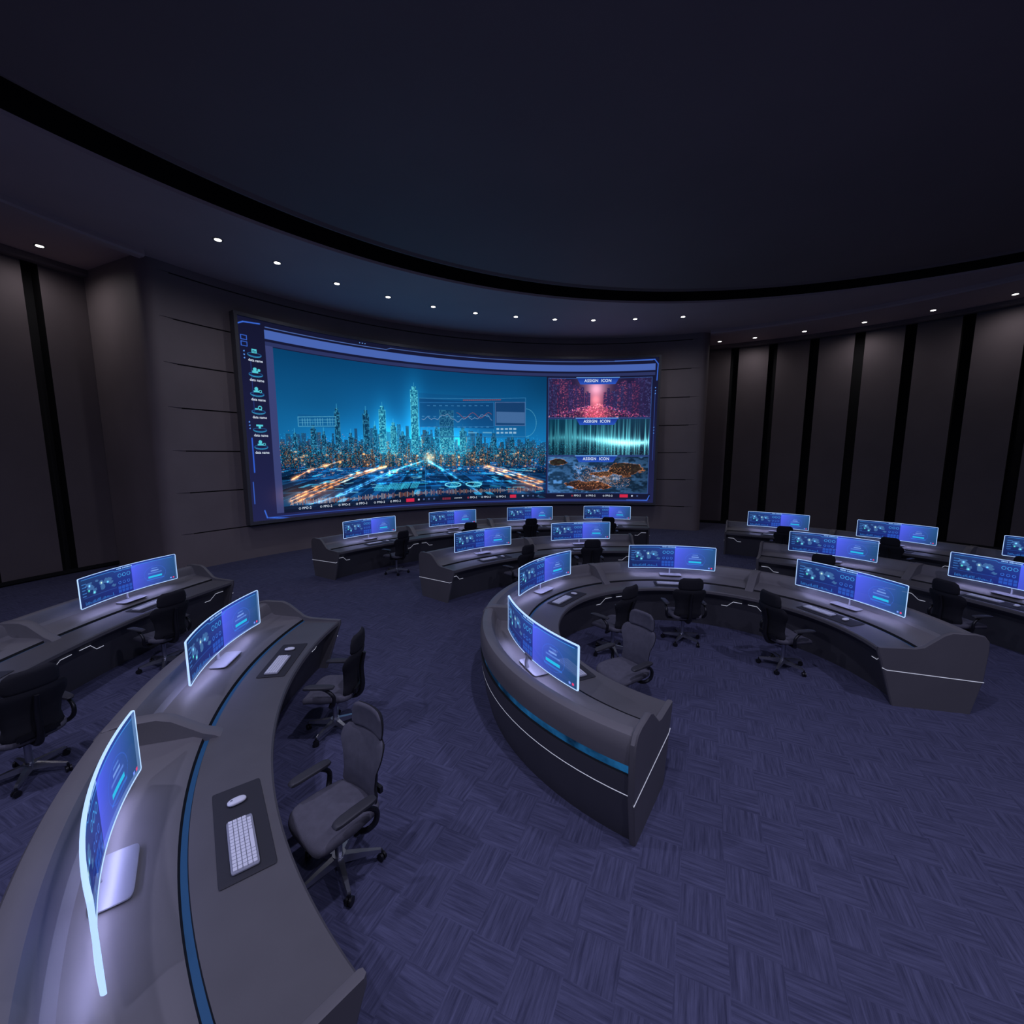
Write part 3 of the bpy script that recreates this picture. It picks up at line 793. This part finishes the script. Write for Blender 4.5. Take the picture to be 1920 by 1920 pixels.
def chair_parts():
    parts = []
    mb = MB()
    for k in range(5):
        a_ = 2 * math.pi * k / 5 + .3; M = Matrix.Rotation(a_, 4, 'Z')
        vs = []
        for x, hwid, z0, z1 in ((.03, .032, .085, .145), (.18, .024, .085, .125), (.31, .017, .080, .102)):
            vs += [M @ Vector((x, -hwid, z0)), M @ Vector((x, hwid, z0)), M @ Vector((x, hwid * .7, z1)), M @ Vector((x, -hwid * .7, z1))]
        fs = [(4 * i + j, 4 * i + (j + 1) % 4, 4 * i + 4 + (j + 1) % 4, 4 * i + 4 + j) for i in range(2) for j in range(4)] + [(3, 2, 1, 0), (8, 9, 10, 11)]
        mb.add(vs, fs, 0)
    mb.cyl((0, 0, .115), .05, .07, 20, 0); mb.cyl((0, 0, .27), .028, .26, 16, 0)
    parts.append(mb.obj('star_base', [M_silver], 35))
    mb = MB()
    for k in range(5):
        a_ = 2 * math.pi * k / 5 + .3; M = Matrix.Rotation(a_, 4, 'Z')
        for s in (-1, 1):
            b0 = len(mb.v); mb.cyl((.0, 0, 0), .032, .018, 14, 0, axis='X')
            mb.v[b0:] = [tuple(M @ (Vector((0, 0, .032)) + Matrix.Rotation(.8, 4, 'Z') @ (Vector(v) + Vector((s * .014, 0, 0))) + Vector((.315, 0, 0)))) for v in mb.v[b0:]]
        mb.tube([M @ Vector((.315, 0, .04)), M @ Vector((.312, 0, .09))], .012, 8)
    mb.cyl((0, 0, .40), .04, .06, 16, 0); mb.box(0, -.02, .435, .20, .28, .045, 0)
    mb.tube([(0, -.10, .435), (0, -.26, .44), (0, -.335, .55), (0, -.335, .78), (0, -.375, .96)], [.035, .035, .03, .026, .02], n=10, m=0)
    mb.box(0, -.30, .56, .30, .03, .05, 0)
    parts.append(mb.obj('castors_and_spine', [M_black], 40))
    mb = MB()
    def seatfn(p):
        y = p.y; z = p.z + .018 * (p.x / .25) ** 2 - (.035 * max(0, (y - .12) / .14) ** 2)
        return Vector((p.x * (1 - .10 * max(0, -y / .25)), y, z))
    mb.sup((0, .01, .49), (.55, .54, .095), .5, .38, n=36, k=12, fn=seatfn)
    parts.append(mb.obj('seat_cushion', [M_fabric], 60))
    def back(z0, z1, wfn, yfn, th, name, rows=16, cols=12):
        vs = []; fs = []; fm = []
        for side in (0, 1):
            for j in range(rows + 1):
                z = z0 + (z1 - z0) * j / rows; hw_ = wfn(z)
                for i in range(cols + 1):
                    x = (i / cols * 2 - 1) * hw_
                    ed = min(1, (1 - abs(x / hw_)) * 5); et = min(1, min(j, rows - j) / rows * 10)
                    tk = th * (.25 + .75 * math.sqrt(max(0, ed * et)))
                    y = yfn(z) + 1.1 * x * x + (tk / 2 if side == 0 else -tk / 2)
                    vs.append((x, y, z))
        n1_ = (rows + 1) * (cols + 1); w1 = cols + 1
        for j in range(rows):
            for i in range(cols):
                a_ = j * w1 + i; fs.append((a_ + 1, a_, a_ + w1, a_ + w1 + 1)); fm.append(0)
                b_ = n1_ + a_; fs.append((b_, b_ + 1, b_ + w1 + 1, b_ + w1)); fm.append(1)
        for j in range(rows):
            for i, s in ((0, 1), (cols, -1)):
                a_ = j * w1 + i; q = (a_, n1_ + a_, n1_ + a_ + w1, a_ + w1); fs.append(q if s > 0 else q[::-1]); fm.append(1)
        for i in range(cols):
            a_ = i; fs.append((a_, a_ + 1, n1_ + a_ + 1, n1_ + a_)); fm.append(1)
            a_ = rows * w1 + i; fs.append((a_ + 1, a_, n1_ + a_, n1_ + a_ + 1)); fm.append(1)
        return mesh_obj(name, vs, fs, [M_fabric, M_mesh], fm, 60)
    zk = [.50, .56, .66, .78, .90, .97, 1.01]; wk = [.19, .225, .205, .22, .27, .265, .225]
    yk = [-.25, -.255, -.25, -.265, -.305, -.33, -.34]
    parts.append(back(.50, 1.01, lambda z: float(np.interp(z, zk, wk)), lambda z: float(np.interp(z, zk, yk)), .055, 'backrest'))
    zh = [1.00, 1.03, 1.12, 1.18, 1.21]; wh = [.17, .20, .20, .18, .13]
    parts.append(back(1.00, 1.21, lambda z: float(np.interp(z, zh, wh)), lambda z: -.335 - .06 * (z - 1.0) + .9 * (z - 1.09) ** 2, .05, 'headrest', rows=12))
    mb = MB()
    for s in (-1, 1):
        mb.tube([(s * .10, -.04, .435), (s * .25, -.06, .44), (s * .315, -.12, .50), (s * .325, -.13, .60), (s * .32, -.04, .675), (s * .31, .08, .69)], [.02, .022, .022, .02, .018, .016], n=8, m=0, flat=1)
        mb.sup((s * .31, .03, .70), (.09, .34, .035), .5, .5, n=20, k=8, m=1, fn=lambda p: Vector((p.x, p.y, p.z - .25 * max(0, p.y - .05) ** 1.5)))
    parts.append(mb.obj('armrests', [M_black, M_armpad], 45))
    return parts
proto['chair'] = join(chair_parts(), 'office_chair')

def place(key, name, M):
    o = bpy.data.objects.new(name, proto[key]); col.objects.link(o); o.matrix_world = M; return o

# desks: centre, inner radius, start/end angle, stations, depth factor, monitor offset, chairs (lateral, radial, yaw)
C1 = (2.72, 5.72); C2 = (2.85, 5.65); C2L = (2.52, 5.70); C3 = (2.75, 6.1)
blocks = [
    (C1, 2.05, 235.5, -13, 4, 1.0, .72, [(0, -.62, 8), (.08, -.62, -12), (0, -.62, 6), (0, -.58, -8)]),
    (C2L, 5.12, 230.5, 175.3, 2, 1.15, .88, [(.10, -.38, 16), (-.28, -.42, -8)]),
    (C2, 5.25, 141, 86, 2, 1.0, .70, [(.30, -.40, 8), (-.12, -.42, -6)]),
    (C2, 5.25, 55, 1, 2, 1.0, .66, [(.12, -.40, 6), (.05, -.66, -8)]),
    (C3, 8.5, 202, 166, 2, 1.0, .66, [(-.40, -.62, -36), (-.58, -.45, -14)]),
    (C3, 8.5, 147.2, 77.2, 4, 1.0, .70, [(.10, -.50, 10), (.05, -.42, -8), (-.35, -.42, 4), (-.12, -.42, -5)]),
    (C3, 8.5, 61, 8.5, 3, 1.0, .70, [(.30, -.42, 6), (.28, -.42, -8), (.1, -.42, 5)])]
VIO = (.66, .66, 1.0)
for (c, rin, a0, a1, nst, ks, ms, chs) in blocks:
    desk(c, rin, a0, a1, nst, ks)
    for k in range(nst):
        d = a0 + (a1 - a0) * (k + .5) / nst
        rot = Matrix.Rotation(math.radians(d - 90), 4, 'Z')
        def at(s, lat=0, rz=0, z=0):
            a_ = math.radians(d); p = Vector((c[0] + (rin + s) * math.cos(a_), c[1] + (rin + s) * math.sin(a_), z))
            p += Vector((math.sin(a_), -math.cos(a_), 0)) * lat
            return Matrix.Translation(p) @ rot @ Matrix.Rotation(math.radians(rz), 4, 'Z')
        place('mon', 'curved_monitor', at(ms, 0))
        place('pad', 'desk_mat', at(.22, .06))
        place('kb', 'computer_keyboard', at(.23, -.10))
        place('mouse', 'computer_mouse', at(.23, .30, 6))
        l = bpy.data.lights.new('added_glow_fill', 'AREA'); l.shape = 'RECTANGLE'; l.size = 1.5; l.size_y = .02; l.energy = 2.0; l.color = (.50, .50, 1.0)  # added fill under the monitor, strengthens its violet glow on the desk shelf
        o = bpy.data.objects.new('added_monitor_fill', l); col.objects.link(o); o.matrix_world = at(ms - .02, 0, 0, .938)
        lat, off, rz = chs[k]
        place('chair', 'office_chair', at(off, lat, rz))

# ------------------------------------------------------------------ lights
def spot(name, loc, power, colr, size=150, blend=.8, rad=.08):
    l = bpy.data.lights.new(name, 'SPOT'); l.energy = power; l.color = colr; l.spot_size = math.radians(size); l.spot_blend = blend
    l.shadow_soft_size = rad
    o = bpy.data.objects.new(name, l); o.location = loc; col.objects.link(o); return o
for i, (x, y) in enumerate(fill_l):
    spot('added_ceiling_fill', (x, y, H - .02), 520, VIO, 170, 1, .1)  # added unseen fill that raises the violet room light from above
for i, (x, y) in enumerate(lights):
    if i % 2 == 0: spot('downlight_lamp', (x, y, H - .03), 100 if i < nmain else 62, (.85, .84, 1.0) if i < nmain else (.95, .88, .95), 165, 1, .06)

w = bpy.data.worlds.new('world'); scn.world = w; w.use_nodes = True
w.node_tree.nodes['Background'].inputs[0].default_value = (.01, .012, .03, 1)

# ------------------------------------------------------------------ camera
cam = bpy.data.cameras.new('camera'); cam.sensor_width = 36; cam.lens = 804 / 1920 * 36; cam.clip_start = .05; cam.clip_end = 200
co = bpy.data.objects.new('camera', cam); col.objects.link(co)
co.location = (0, 0, 3.2); co.rotation_euler = (math.radians(90 - 7.5), 0, 0)
scn.camera = co
